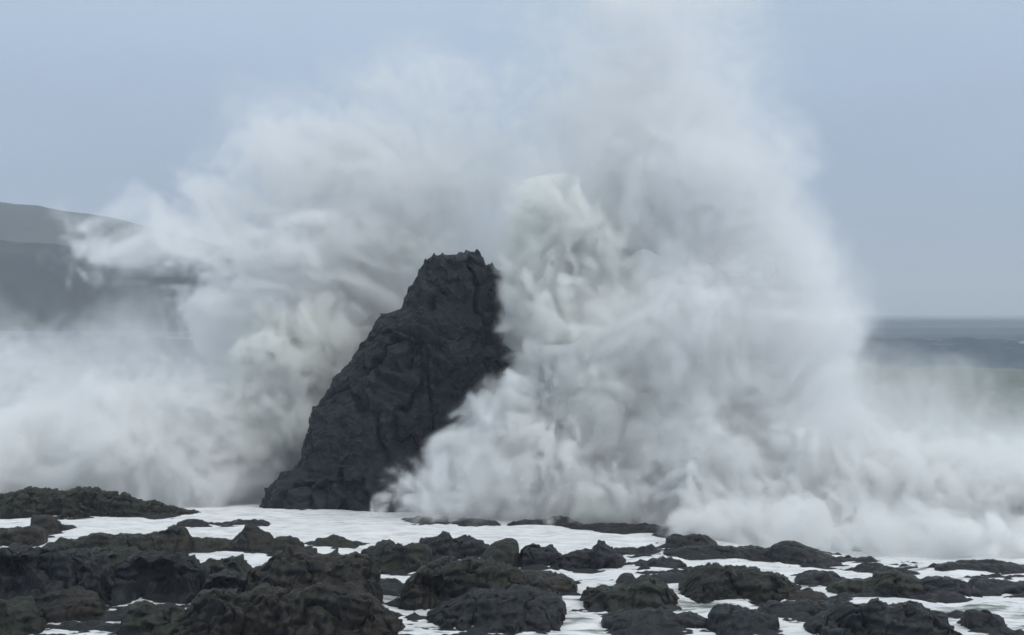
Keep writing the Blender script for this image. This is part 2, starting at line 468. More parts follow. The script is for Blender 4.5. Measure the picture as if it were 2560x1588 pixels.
rock([(60, 1505), (85, 1480), (150, 1475), (230, 1485), (262, 1520)], 1558, 'low olive ledge at the foot of the left corner boulder', O, 1.8)
rock([(-60, 1500), (0, 1490), (50, 1512), (90, 1540), (110, 1560)], 1590, 'rounded rock cut by the bottom left corner', G, 2.0)
rock([(300, 1545), (330, 1512), (370, 1505), (410, 1528), (440, 1512), (470, 1520), (500, 1550)], 1600, 'knobbly olive rock at the bottom edge left of centre', G, 2.0)
rock([(455, 1530), (490, 1490), (540, 1478), (620, 1470), (700, 1480), (750, 1515)], 1605, 'wide brown shelf at the bottom edge under the brown mound', O, 2.6)
rock([(680, 1540), (720, 1480), (790, 1462), (860, 1458), (930, 1490), (970, 1520), (1005, 1552)], 1610, 'dark sloping shelf at the bottom edge beside the channel', O, 2.8)
# middle
rock([(890, 1395), (915, 1375), (960, 1362), (1010, 1360), (1050, 1364), (1070, 1390)], 1432, 'green rounded mound at the head of the foam channel', G, 2.2)
rock([(1040, 1368), (1065, 1350), (1090, 1344), (1110, 1333), (1135, 1342), (1170, 1350), (1200, 1362), (1235, 1372)], 1404, 'dark peaked mound in the middle of the reef', B, 2.2)
rock([(1200, 1390), (1225, 1368), (1245, 1354), (1270, 1348), (1288, 1354), (1296, 1375), (1298, 1395)], 1418, 'smooth round knob with water trickling off its end', G, 1.6, 0.5, front=2.6)
rock([(1296, 1378), (1310, 1366), (1340, 1360), (1370, 1364), (1400, 1382)], 1418, 'wet streaked rock right of the round knob', B, 1.6)
rock([(1366, 1412), (1400, 1392), (1440, 1380), (1475, 1378), (1490, 1358), (1512, 1356), (1530, 1375), (1556, 1408)], 1426, 'low spread of rock with one raised knob', B, 2.0)
rock([(1020, 1306), (1040, 1297), (1068, 1291), (1095, 1297), (1130, 1307)], 1311, 'small flat rock in the foam below the sea stack', G, 1.2, 0.6)
rock([(1132, 1305), (1150, 1299), (1170, 1307)], 1309, 'tiny dark rock beside the flat rock under the stack', B, 0.8, 0.6)
rock([(1178, 1306), (1205, 1299), (1238, 1306)], 1309, 'thin sliver of rock below the front splash', B, 0.8, 0.6)
rock([(1290, 1306), (1330, 1299), (1380, 1300), (1436, 1308)], 1311, 'thin dark ledge line at the foot of the front splash', B, 0.9, 0.6)
rock([(1440, 1314), (1490, 1308), (1560, 1310), (1620, 1314), (1655, 1326)], 1326, 'long curved black ledge along the reef edge', B, 1.2, 0.6)
rock([(1650, 1330), (1658, 1319), (1668, 1317), (1682, 1330)], 1335, 'tiny round stone at the end of the curved ledge', B, 0.8, 0.5)
rock([(1000, 1500), (1020, 1450), (1050, 1418), (1100, 1404), (1160, 1402), (1230, 1410), (1290, 1420), (1310, 1450)], 1530, 'great brown central mound with a dark hollow low on its left', O, 3.2, 1.0, 'boulder', 'boulder', front=1.7, hollow=(0.30, -0.80, 0.13, 0.22, 1.1))
rock([(1270, 1450), (1310, 1434), (1370, 1438), (1415, 1446), (1438, 1465), (1442, 1480)], 1495, 'flat shoulder of rock right of the central mound', O, 2.4)
rock([(1060, 1560), (1110, 1510), (1180, 1482), (1260, 1470), (1330, 1478), (1385, 1505), (1418, 1540)], 1570, 'smooth dark front boulder below the central mound', B, 2.8, 0.9, 'boulder', 'boulder', front=1.8)
rock([(945, 1471), (965, 1463), (985, 1464), (1000, 1473)], 1478, 'small flat stone lying in the foam channel', G, 0.9, 0.6)
rock([(1536, 1455), (1550, 1436), (1568, 1430), (1582, 1436), (1596, 1455)], 1468, 'small round knob alone in the foam right of centre', B, 1.2, 0.5)
rock([(1450, 1490), (1475, 1474), (1530, 1472), (1575, 1466), (1600, 1450), (1635, 1452), (1668, 1478), (1695, 1505)], 1532, 'broad green hump in the foam right of the central mound', G, 2.6)
rock([(1600, 1446), (1630, 1436), (1680, 1433), (1730, 1444)], 1454, 'low dark strip of rock behind the broad green hump', B, 1.4, 0.7)
rock([(1584, 1412), (1620, 1404), (1660, 1392), (1695, 1398), (1715, 1412)], 1424, 'low wedge of rock under the reef ridge', B, 1.4)
rock([(1520, 1378), (1560, 1368), (1600, 1370), (1630, 1364), (1652, 1376)], 1388, 'narrow ledge between raised knob rock and reef ridge', B, 1.3)
rock([(1500, 1550), (1570, 1530), (1650, 1526), (1720, 1535), (1780, 1556)], 1580, 'flat black shelf at the bottom edge right of centre', B, 1.8)
# right
rock([(1660, 1350), (1685, 1338), (1730, 1336), (1765, 1340), (1795, 1360)], 1372, 'dark hump at the left end of the far reef ridge', B, 1.7)
rock([(1650, 1382), (1720, 1370), (1790, 1364), (1860, 1368), (1920, 1372), (1945, 1385)], 1397, 'long dark reef ridge running towards the smooth whaleback rock', B, 1.7)
rock([(1922, 1385), (1930, 1362), (1955, 1352), (1985, 1356), (2030, 1370), (2070, 1386), (2115, 1404)], 1412, 'smooth whaleback rock sloping down to the right by the spray', B, 2.2, 0.45, front=2.2)
rock([(2124, 1406), (2150, 1393), (2175, 1391), (2204, 1406)], 1411, 'small low rock right of the whaleback rock', B, 1.2, 0.6)
rock([(2222, 1410), (2255, 1405), (2295, 1411)], 1414, 'thin sliver of reef in front of the right spray', B, 0.9, 0.6)
rock([(2130, 1430), (2180, 1421), (2230, 1422), (2272, 1432)], 1436, 'thin flat ledge behind the notched rock on the right', B, 1.1, 0.6)
rock([(2330, 1418), (2380, 1409), (2450, 1411), (2500, 1409), (2600, 1412)], 1436, 'flat reef ledge at the right edge against the spray', B, 1.6, 0.8)
rock([(1694, 1490), (1715, 1448), (1745, 1424), (1790, 1417), (1850, 1422), (1910, 1432), (1960, 1448), (1998, 1470)], 1506, 'big green brown mound left of the notched rocks', G, 2.8, 1.0, 'boulder', 'boulder', front=1.6)
rock([(1985, 1448), (1998, 1432), (2040, 1428), (2090, 1434), (2112, 1452)], 1468, 'dark flat topped rock behind the big green brown mound', B, 1.8)
rock([(1940, 1490), (1970, 1474), (2020, 1470), (2068, 1488)], 1502, 'low rock at the right foot of the green brown mound', O, 1.5)
rock([(2050, 1480), (2085, 1456), (2140, 1450), (2185, 1448), (2215, 1465)], 1492, 'olive shoulder at the left end of the long right ridge', G, 2.0)
rock([(2176, 1462), (2195, 1436), (2225, 1428), (2255, 1440), (2290, 1446), (2310, 1470)], 1500, 'notched peak of the long right ridge with trickles', G, 2.2)
rock([(2285, 1462), (2320, 1448), (2370, 1445), (2415, 1450), (2435, 1465)], 1494, 'dark middle block of the long right ridge', B, 2.0)
rock([(2415, 1462), (2440, 1446), (2490, 1450), (2540, 1458), (2620, 1470)], 1490, 'sloping right end of the long right ridge', B, 2.0)
rock([(1760, 1550), (1790, 1520), (1815, 1512), (1860, 1522), (1910, 1535), (1950, 1552)], 1590, 'jagged dark rock at the bottom edge under the green brown mound', B, 1.8)
rock([(1885, 1530), (1930, 1512), (1990, 1506), (2050, 1502), (2110, 1512), (2140, 1525)], 1545, 'low jagged strip of rock behind the bottom right ridge', B, 1.6)
rock([(2020, 1560), (2075, 1535), (2110, 1512), (2170, 1508), (2225, 1516), (2280, 1514), (2325, 1528), (2375, 1555)], 1605, 'jagged blue black ridge at the bottom right', B, 2.4, 1.1, 'boulder', 'boulder')
rock([(2410, 1558), (2420, 1532), (2455, 1528), (2490, 1535), (2520, 1556)], 1590, 'blocky black rock in the bottom right corner', B, 1.6)

# low reef flat under the rocks, awash between them
nu, nv = 420, 330
yy = np.linspace(31, 57, nv); uu = np.linspace(-0.42, 0.42, nu)
Y = np.repeat(yy[None, :], nu, 0); X = uu[:, None] * yy[None, :]
q = np.stack([X, Y, X * 0], -1)
px = 1280 + X / Y * F; py = HZ + CAMH / Y * F
lvl = -0.36 + 0.22 * sm(1385, 1520, py) * sm(1100, 700, px) + 0.12 * sm(1400, 1500, py) * sm(900, 1050, px) * sm(1450, 1300, px) + 0.07 * sm(1330, 1400, py) - 0.25 * sm(1300, 1270, py)
lvl = lvl - 0.3 * sm(0.0, 1.5, Y - (44.6 + sm(0, 1, (16 - X) / 24) * 12.0))
for fx, fy, fa, fb in FOOT:                 # thin ragged shelves round every rock
    d2 = ((X - fx) / (fa * 1.25 + 0.5)) ** 2 + ((Y - fy) / (fb * 1.5 + 0.6)) ** 2
    lvl = np.maximum(lvl, -0.50 + 0.46 * np.exp(-d2 ** 1.5))
Zr = lvl + fbm(q * np.array([0.45, 1.1, 1]), 5, gain=0.6) * 0.20 + fbm(q * np.array([1.2, 2.4, 1]) + 7, 4, kind='ridge') * 0.09 + fbm(q * 4 + 3, 3) * 0.03
tag(link('reef', grid_mesh('reef', np.stack([X, Y, Zr], -1)), MAT_REEF_BLUE), 'low dark reef flat awash between the rocks', 'reef', kind='structure')

print('rocks', time.time() - T0)

# ------------------------------------------------------------------ thrown water: opaque cores and the mist round them
def grid_tree(mn, mx, res, thr=None, mat=None):
    ng = bpy.data.node_groups.new('voxel_field', 'GeometryNodeTree')
    ng.interface.new_socket('Geometry', in_out='INPUT', socket_type='NodeSocketGeometry')
    ng.interface.new_socket('Geometry', in_out='OUTPUT', socket_type='NodeSocketGeometry')
    N = ng.nodes; L = ng.links
    gi = N.new('NodeGroupInput'); go = N.new('NodeGroupOutput')
    v = N.new('GeometryNodeInputPosition').outputs[0]
    step = [(mx[i] - mn[i]) / (res[i] - 1) for i in range(3)]
    for op, val in (('SUBTRACT', mn), ('DIVIDE', step), ('ADD', (.5, .5, .5)), ('FLOOR', None)):
        x = N.new('ShaderNodeVectorMath'); x.operation = op
        L.new(v, x.inputs[0])
        if val is not None: x.inputs[1].default_value = val
        v = x.outputs[0]
    dot = N.new('ShaderNodeVectorMath'); dot.operation = 'DOT_PRODUCT'; dot.inputs[1].default_value = (res[1] * res[2], res[2], 1)
    L.new(v, dot.inputs[0])
    f2i = N.new('FunctionNodeFloatToInt'); f2i.rounding_mode = 'ROUND'
    L.new(dot.outputs['Value'], f2i.inputs[0])
    si = N.new('GeometryNodeSampleIndex'); si.data_type = 'FLOAT'; si.domain = 'POINT'; si.clamp = True
    na = N.new('GeometryNodeInputNamedAttribute'); na.data_type = 'FLOAT'; na.inputs['Name'].default_value = 'field'
    vc = N.new('GeometryNodeVolumeCube')
    L.new(f2i.outputs[0], si.inputs['Index'])
    L.new(gi.outputs[0], si.inputs['Geometry']); L.new(na.outputs['Attribute'], si.inputs['Value'])
    L.new(si.outputs['Value'], vc.inputs['Density'])
    vc.inputs['Min'].default_value = mn; vc.inputs['Max'].default_value = mx
    for i, a in enumerate('XYZ'): vc.inputs['Resolution ' + a].default_value = res[i]
    out = vc.outputs[0]
    if thr is not None:
        vm = N.new('GeometryNodeVolumeToMesh'); vm.inputs['Threshold'].default_value = thr
        L.new(out, vm.inputs['Volume']); out = vm.outputs[0]
    if mat is not None:
        sm_ = N.new('GeometryNodeSetMaterial'); sm_.inputs['Material'].default_value = mat
        L.new(out, sm_.inputs['Geometry']); out = sm_.outputs[0]
    L.new(out, go.inputs[0])
    return ng

def field_object(name, vals, mn, mx, res, thr=None, mat=None):
    me = bpy.data.meshes.new(name)
    me.vertices.add(vals.size)
    attr(me, 'field', vals)
    o = bpy.data.objects.new(name, me)
    COL.objects.link(o)
    md = o.modifiers.new('field', 'NODES')
    md.node_group = grid_tree(mn, mx, res, thr, mat)
    return o

class Noise3:
    """isotropic band limited noise on a periodic block, sampled trilinearly"""
    def __init__(s, n, wl, seed, aniso=(1, 1, 1)):
        r = np.random.default_rng(seed)
        a = r.normal(size=(n, n, n)).astype(np.float32)
        k = [np.fft.fftfreq(n) * n for _ in range(3)]; k[2] = np.fft.rfftfreq(n) * n
        KK = np.sqrt((k[0][:, None, None] * aniso[0]) ** 2 + (k[1][None, :, None] * aniso[1]) ** 2 + (k[2][None, None, :] * aniso[2]) ** 2)
        k0 = n / wl
        flt = np.exp(-((KK - k0) / (0.35 * k0)) ** 2)
        b = np.fft.irfftn(np.fft.rfftn(a) * flt, s=a.shape).astype(np.float32)
        s.a = b / b.std(); s.n = n
    def __call__(s, p):                      # p in lattice units, (..., 3)
        i = np.floor(p).astype(np.int32); f = (p - i).astype(np.float32); n = s.n
        i0 = i % n; i1 = (i0 + 1) % n
        A = s.a; o = 0
        for a in (0, 1):
            xi = (i1 if a else i0)[..., 0]; wx = f[..., 0] if a else 1 - f[..., 0]
            for b in (0, 1):
                yi = (i1 if b else i0)[..., 1]; wy = f[..., 1] if b else 1 - f[..., 1]
                for c in (0, 1):
                    zi = (i1 if c else i0)[..., 2]; wz = f[..., 2] if c else 1 - f[..., 2]
                    o = o + A[xi, yi, zi] * (wx * wy * wz)
        return o
NB = Noise3(64, 8.0, 11)                      # wavelength of 8 lattice steps
NW = Noise3(64, 8.0, 23)

def billow(p, wl):
    """rounded lobes with creases between them, wavelength in metres"""
    return np.abs(NB(p * (8.0 / wl)))

def warp(p, amp, wl):
    q = p * (8.0 / wl)
    return p + amp * np.stack([NW(q), NW(q + 21.3), NW(q + 43.7)], -1)

def puff_field(P, puffs, k=1.8, offs=(0.0,)):
    """soft union of ellipsoids, metres inside (+) or outside (-); one field for each weight given to the mist-only share"""
    acc = [np.full(P.shape[:-1], 1e-4, np.float32) for _ in offs]
    x, y, z = P[..., 0], P[..., 1], P[..., 2]
    for px, py, D, rx, rz, ry, co in puffs:
        c = W(px, py, D)
        r = (rx * D / F, ry, rz * D / F)
        reach = 5.0
        # only the part of the block that the puff can touch
        sl = []
        for ax, a in enumerate((x[:, 0, 0], y[0, :, 0], z[0, 0, :])):
            m_ = np.nonzero(np.abs(a - c[ax]) < r[ax] + reach)[0]
            sl.append(slice(m_[0], m_[-1] + 1) if len(m_) else slice(0, 0))
        sl = tuple(sl)
        dx = (x[sl] - np.float32(c[0])); dy = (y[sl] - np.float32(c[1])); dz = (z[sl] - np.float32(c[2]))
        a, b, e = [np.float32(1 / q) for q in r]
        k0 = np.sqrt((dx * a) ** 2 + (dy * b) ** 2 + (dz * e) ** 2) + np.float32(1e-4)
        k1 = np.sqrt((dx * a * a) ** 2 + (dy * b * b) ** 2 + (dz * e * e) ** 2) + np.float32(1e-4)
        d = np.minimum(-k0 * (k0 - 1) / k1, np.float32(min(r)))
        ex = np.exp(np.float32(k) * d)
        for q, o in zip(acc, offs): q[sl] += ex * np.float32(math.exp(-k * co * o))
    out = [np.log(q) / np.float32(k) for q in acc]
    return out if len(out) > 1 else out[0]

def axes(mn, mx, vs):
    res = [int(round((mx[i] - mn[i]) / vs)) + 1 for i in range(3)]
    mx = [mn[i] + vs * (res[i] - 1) for i in range(3)]
    g = np.stack(np.meshgrid(*[np.linspace(mn[i], mx[i], res[i], dtype=np.float32) for i in range(3)], indexing='ij'), -1)
    return g, tuple(map(float, mn)), tuple(map(float, mx)), tuple(res)

# each puff: photo column, row, distance, half width and half height (pixels), half depth (m), share of pure mist (0 solid .. 1 mist only)
RIGHT = [(1490, 1150, 59, 220, 170, 4, 0), (1720, 1150, 57.5, 300, 190, 4, 0), (1500, 1000, 60, 200, 170, 3.5, 0), (1700, 960, 58.5, 270, 250, 4, 0), (1870, 980, 58.5, 230, 250, 4, .2),
         (2010, 1110, 57.5, 220, 180, 4, .3), (1450, 850, 61.5, 170, 150, 3, 0), (1570, 800, 60.5, 230, 210, 4, 0), (1760, 740, 60.5, 270, 270, 4, .1), (1910, 800, 60.5, 170, 260, 3.5, .4),
         (1380, 760, 63, 120, 120, 2.4, 0), (1370, 640, 63, 110, 130, 2.4, 0), (1430, 560, 63, 130, 130, 2.6, .1), (1630, 540, 62, 270, 240, 4, .2), (1800, 540, 62, 210, 260, 4, .4),
         (1410, 425, 64, 140, 60, 2.2, .3), (1650, 310, 63.5, 220, 190, 3.5, .5), (1790, 360, 63.5, 160, 210, 3, .7), (1560, 200, 64, 150, 70, 2.2, .5), (1620, 130, 65, 250, 120, 3, .7),
         (1480, 310, 65, 170, 120, 2.6, .6), (1650, -20, 66, 260, 140, 3, .8), (2060, 980, 60, 140, 170, 3, .6), (1930, 640, 62, 100, 200, 3, .8), (2180, 1110, 58.5, 140, 130, 3, .6)]
LEFT = [(690, 1120, 65, 160, 160, 3, 0), (560, 1160, 65, 160, 120, 3, 0), (780, 960, 66, 150, 180, 3, 0), (700, 890, 66, 110, 130, 3, 0), (660, 800, 66, 160, 105, 3, 0),
        (560, 765, 66, 105, 62, 2.4, 0), (820, 760, 67, 230, 160, 3.4, .1), (950, 620, 68, 270, 200, 3.6, .3), (740, 640, 67, 210, 105, 3, .2), (640, 570, 66, 170, 58, 2, .1),
        (470, 594, 65, 130, 30, 1.4, 0), (370, 590, 65, 90, 17, .9, 0), (300, 585, 65, 50, 9, .6, 0), (600, 500, 67, 140, 70, 2.2, .3), (540, 445, 67, 70, 24, 1.2, .3), (740, 430, 68, 200, 100, 2.8, .4),
        (900, 420, 69, 230, 130, 3, .6), (1100, 470, 69, 230, 190, 3, .7), (1120, 700, 68, 170, 220, 3, .3), (860, 330, 69, 210, 70, 2.4, .8), (1180, 310, 69, 190, 90, 2.4, .8), (960, 900, 68, 220, 280, 3, .2),
        (1060, 220, 70, 150, 50, 2, .9)]
BANK = [(190, 1170, 61, 240, 105, 3.4, 0), (-20, 1150, 61, 190, 120, 3.4, 0), (430, 1160, 62, 200, 100, 3.2, 0), (340, 1070, 63, 190, 80, 3, .1), (520, 1040, 64, 120, 90, 2.6, .1),
        (140, 1050, 63, 180, 65, 3, .2), (600, 1200, 61, 100, 60, 2.4, 0), (60, 1090, 64, 170, 70, 2.6, .2), (260, 1010, 65, 230, 60, 2.6, .6), (470, 970, 66, 170, 70, 2.6, .5), (560, 1110, 63, 120, 95, 2.6, 0),
        (-150, 1130, 62, 170, 120, 3, .1)]
FRONT = [(1045, 1255, 55, 70, 28, 1.4, 0), (1110, 1238, 55.5, 100, 46, 1.8, 0), (1210, 1215, 56, 120, 75, 2, 0), (1330, 1200, 56, 130, 80, 2, 0), (1450, 1205, 56, 130, 90, 2, 0),
         (1580, 1230, 56, 120, 75, 2, 0), (1690, 1240, 56, 120, 70, 2, .1), (1330, 1090, 57, 110, 90, 1.8, 0), (1215, 1150, 57, 80, 45, 1.5, 0), (1340, 1018, 57, 85, 42, 1.5, 0),
         (1245, 1055, 57, 55, 18, .8, 0), (1390, 950, 57.5, 95, 50, 1.8, 0), (1430, 890, 58, 80, 55, 1.8, 0)]
LOW = [(1880, 1230, 55, 230, 95, 2.4, 0), (2120, 1230, 55, 240, 120, 2.6, .1), (2380, 1250, 55, 240, 115, 2.6, .2), (2600, 1270, 55, 210, 110, 2.6, .2), (1870, 1310, 51, 170, 50, 1.4, 0),
       (2060, 1345, 49, 150, 40, 1.3, 0), (2240, 1355, 48, 110, 38, 1.2, 0), (2380, 1345, 48, 70, 55, 1.1, 0), (2520, 1370, 48, 130, 38, 1.2, 0)]
SOFT = [(180, 970, 67, 380, 140, 5, 1), (470, 940, 67, 220, 120, 5, 1), (-80, 980, 67, 280, 140, 5, 1), (300, 860, 68, 200, 50, 3, 1), (2190, 1080, 61, 240, 150, 4, 1), (2420, 1150, 60, 280, 120, 4, 1), (2680, 1180, 60, 240, 140, 5, 1), (2300, 1200, 58, 420, 140, 5, 1), (2560, 1170, 63, 300, 110, 5, 1), (2200, 1150, 64, 220, 100, 4, 1),
        (2340, 1000, 63, 50, 45, 1.4, 1), (1980, 740, 63, 100, 260, 3, 1), (1810, 240, 65, 120, 220, 3, 1), (2090, 900, 62, 110, 150, 3, 1), (1600, 20, 66, 330, 140, 3, 1), (1050, 210, 70, 260, 100, 3, 1), (760, 330, 69, 250, 90, 3, 1)]
# roiling sandy jets thrown up against the stack, denser and crisper than the rest
JET_R = [(1400, 560, 59.3, 120, 90, 1.5, 0), (1335, 640, 59.3, 85, 90, 1.4, 0), (1390, 730, 58.8, 120, 90, 1.5, 0), (1305, 780, 58.8, 55, 80, 1.1, 0), (1440, 830, 58, 140, 90, 1.6, 0), (1370, 858, 58.3, 75, 45, 1.2, 0),
         (1530, 900, 57.3, 130, 80, 1.5, 0), (1500, 980, 56.8, 150, 70, 1.5, 0), (1430, 1050, 56.5, 130, 60, 1.4, 0), (1310, 1100, 56, 80, 50, 1.1, 0), (1490, 680, 59.3, 110, 80, 1.3, 0),
         (1550, 790, 58.2, 100, 70, 1.3, 0)]
JET_L = [(680, 850, 64, 90, 70, 1.5, 0), (760, 930, 63.5, 90, 90, 1.5, 0), (670, 960, 63.5, 70, 80, 1.4, 0), (730, 1040, 63, 90, 90, 1.5, 0), (640, 1090, 63, 110, 80, 1.5, 0), (820, 830, 64, 80, 60, 1.3, 0), (570, 1120, 62.5, 90, 60, 1.3, 0)]
JET_F = [(1330, 1280, 54.4, 60, 30, .7, 0), (1430, 1272, 54.4, 70, 40, .7, 0), (1500, 1262, 54.4, 55, 48, .7, 0), (1570, 1272, 54.4, 60, 42, .7, 0), (1640, 1292, 54.2, 50, 24, .6, 0), (1270, 1290, 54.4, 50, 20, .6, 0)]

def burst(name, puffs, vs, mat, label, off=1.6, amp=1.0, inset=2.3):
    c = np.array([W(p[0], p[1], p[2]) for p in puffs]); r = np.array([(p[3] * p[2] / F, p[5], p[4] * p[2] / F) for p in puffs])
    mn = (c - r).min(0) - 0.9; mx = (c + r).max(0) + 0.9
    mn[2] = max(mn[2], -0.8)
    g, mn, mx, res = axes(mn, mx, vs)
    q = warp(warp(g, 0.32 * amp, 5.0), 0.12 * amp, 1.8)
    f = puff_field(q, puffs, 1.8, (off * 2.5,))
    near = (f > -2.5) & (f < 3.0)
    pn = q[near]
    b = (billow(pn, 4.2) - 0.8) * 0.50 + (billow(pn + 31, 2.0) - 0.8) * 0.26 + (billow(pn + 57, 1.0) - 0.8) * 0.13 + (billow(pn + 83, 0.55) - 0.8) * 0.06
    f[near] += b * amp - inset
    for ax in range(3):                       # close it at the block's faces
        sl = [slice(None)] * 3
        for e in ((0, -1) if ax != 2 else (-1,)):
            sl[ax] = e; f[tuple(sl)] = -1
    o = field_object('field_source', np.clip(f + 1, 0, 2), mn, mx, res, 1.0)
    me = bpy.data.meshes.new_from_object(o.evaluated_get(bpy.context.evaluated_depsgraph_get()))
    old = o.data
    bpy.data.objects.remove(o); bpy.data.meshes.remove(old)
    ed = np.empty(len(me.edges) * 2, np.int32); me.edges.foreach_get('vertices', ed); ed = ed.reshape(-1, 2)
    lab = np.arange(len(me.vertices))
    while True:                                  # drop stray islands
        m_ = np.minimum(lab[ed[:, 0]], lab[ed[:, 1]]); old_l = lab.copy()
        np.minimum.at(lab, ed[:, 0], m_); np.minimum.at(lab, ed[:, 1], m_)
        lab = lab[lab]
        if (lab == old_l).all(): break
    cnt = np.bincount(lab, minlength=len(lab))[lab]
    if (cnt < 0.08 * len(lab)).any():
        bm = bmesh.new(); bm.from_mesh(me); bm.verts.ensure_lookup_table()
        bmesh.ops.delete(bm, geom=[bm.verts[int(t)] for t in np.nonzero(cnt < 0.08 * len(lab))[0]], context='VERTS')
        bm.to_mesh(me); bm.free()
    me.polygons.foreach_set('use_smooth', np.ones(len(me.polygons), bool))
    me.name = name
    me.materials.clear()
    o = link(name, me, mat)
    print(name, res, len(me.polygons), round(time.time() - T0, 1))
    return tag(o, label, 'spray', kind='stuff')

burst('spray_burst', RIGHT, 0.17, MAT_BURST, 'towering burst of white water right of the sea stack')
burst('spray_burst', LEFT, 0.17, MAT_BURST_SANDY, 'curling burst of white water left of and behind the stack')
burst('spray_bank', BANK, 0.16, MAT_BURST, 'low boiling bank of white water on the left')
burst('splash', FRONT, 0.12, MAT_BURST, 'splash of white water across the foot of the stack', amp=0.7)
burst('spray_bank', LOW, 0.14, MAT_BURST, 'low white water along the reef edge on the right', amp=0.7)

# mist: one voxel grid
def streaks(P, wl, stretch, R0=9.0):
    """noise drawn out along the throw of the water, away from where the wave struck"""
    dx = P[..., 0] - 0.6; dz = P[..., 2] - 1.5
    r = np.sqrt(dx * dx + dz * dz) + 0.01
    th = np.arctan2(dx, dz) + 0.22 * np.log(r + 1.0)
    return NB(np.stack([r / stretch, P[..., 1] / 1.6, th * R0], -1) * (8.0 / wl))

def axes3(mn, mx, vs):
    res = [int(round((mx[i] - mn[i]) / vs[i])) + 1 for i in range(3)]
    g = np.stack(np.meshgrid(*[np.linspace(mn[i], mx[i], res[i], dtype=np.float32) for i in range(3)], indexing='ij'), -1)
    return g, tuple(map(float, mn)), tuple(map(float, mx)), tuple(res)

g, mn, mx, res = axes3((-27, 44.5, -0.6), (27, 74, 26), (0.20, 0.42, 0.20))
q = warp(warp(g, 0.50, 6.0), 0.20, 1.9)
print('warped', time.time() - T0)
s1 = streaks(q, 2.4, 3.5); s2 = streaks(q + 7.7, 1.1, 3.0); s3 = NB((q + 19) * (8.0 / 1.3)); s4 = NB((q + 41) * (8.0 / 0.65))
n1 = 0.30 * s1 + 0.24 * s2 + 0.18 * s3 + 0.12 * s4
n2 = 0.22 * s1 + 0.20 * s2 + 0.14 * s4 + (billow(q, 3.8) - 0.8) * 0.30 + (np.abs(s3) - 0.8) * 0.26
ax_ = np.stack([0.96 * q[..., 0] - 0.28 * q[..., 2], q[..., 1] * 0.6, 0.28 * q[..., 0] + 0.96 * q[..., 2]], -1)
ax_[..., 0] /= 4.5
wind = 0.40 * NB(ax_ * (8.0 / 1.5)) + 0.28 * NB((ax_ + 9.3) * (8.0 / 0.75)) + 0.10 * s4
grain = np.clip(1 + 0.28 * s4 + 0.22 * s3, 0.25, 2.0)
print('noises', time.time() - T0)
dens = np.zeros(g.shape[:-1], np.float32)
for puffs, rho, soft, rho2 in ((RIGHT, 0.30, 1.1, 0.8), (LEFT, 0.40, 0.25, 0.8), (BANK, 0.22, 0.6, 1.3), (FRONT, 0.25, 0.3, 0.5), (LOW, 0.22, 0.5, 0.5)):
    f, fc = puff_field(q, puffs, 1.8, (0.0, 2.0))
    if puffs is LEFT:                                 # torn off by the wind towards the left
        k_ = sm(-2, -7, g[..., 0]) * sm(6, 9, g[..., 2])
        f = f + k_ * (wind - n1); fc = fc + k_ * (wind - n2)
    dens = np.maximum(dens, rho * sm(-soft, 1.3, f + n1) + rho2 * sm(-0.45, 0.8, fc + n2 - 0.25))
f = puff_field(q, SOFT, 1.2)
dens = np.maximum(dens, 0.22 * sm(-1.0, 2.5, f + 0.7 * n1))
dens *= grain * sm(0, 1, (g[..., 0] + 27) / 2) * sm(0, 1, (27 - g[..., 0]) / 2) * sm(0, 1, (26 - g[..., 2]) / 3) * sm(0, 1, (g[..., 1] - 44.5) / 1.5) * sm(0, 1, (74 - g[..., 1]) / 1.5)
# the air in front of the stack's open face is clear
ppx = 1280 + g[..., 0] / 58.5 * F; ppy = HZ - (g[..., 2] - CAMH) / 58.5 * F
lim = np.interp(ppy, [600, 860, 890, 960, 1050, 1110, 1165, 1200, 1260], [1262, 1262, 1300, 1205, 1160, 1130, 1050, 960, 860])
open_face = sm(-10, 35, lim - ppx) * sm(560, 640, ppx) * sm(62.0, 60.5, g[..., 1])
dens *= 1 - open_face
dens[dens < 0.008] = 0
mm = M('spray_mist')
pv = mm.n('VolumePrincipled', Color=(0.990, 0.995, 0.9945, 1), Anisotropy=0.0, Density=1.0)
mm.t.links.new(pv.outputs[0], mm.out.inputs['Volume'])
mo = field_object('spray_mist', dens, mn, mx, res, None, mm.m)
mo.data.materials.append(mm.m)
tag(mo, 'soft drifting white mist round the bursting waves', 'mist', kind='stuff')

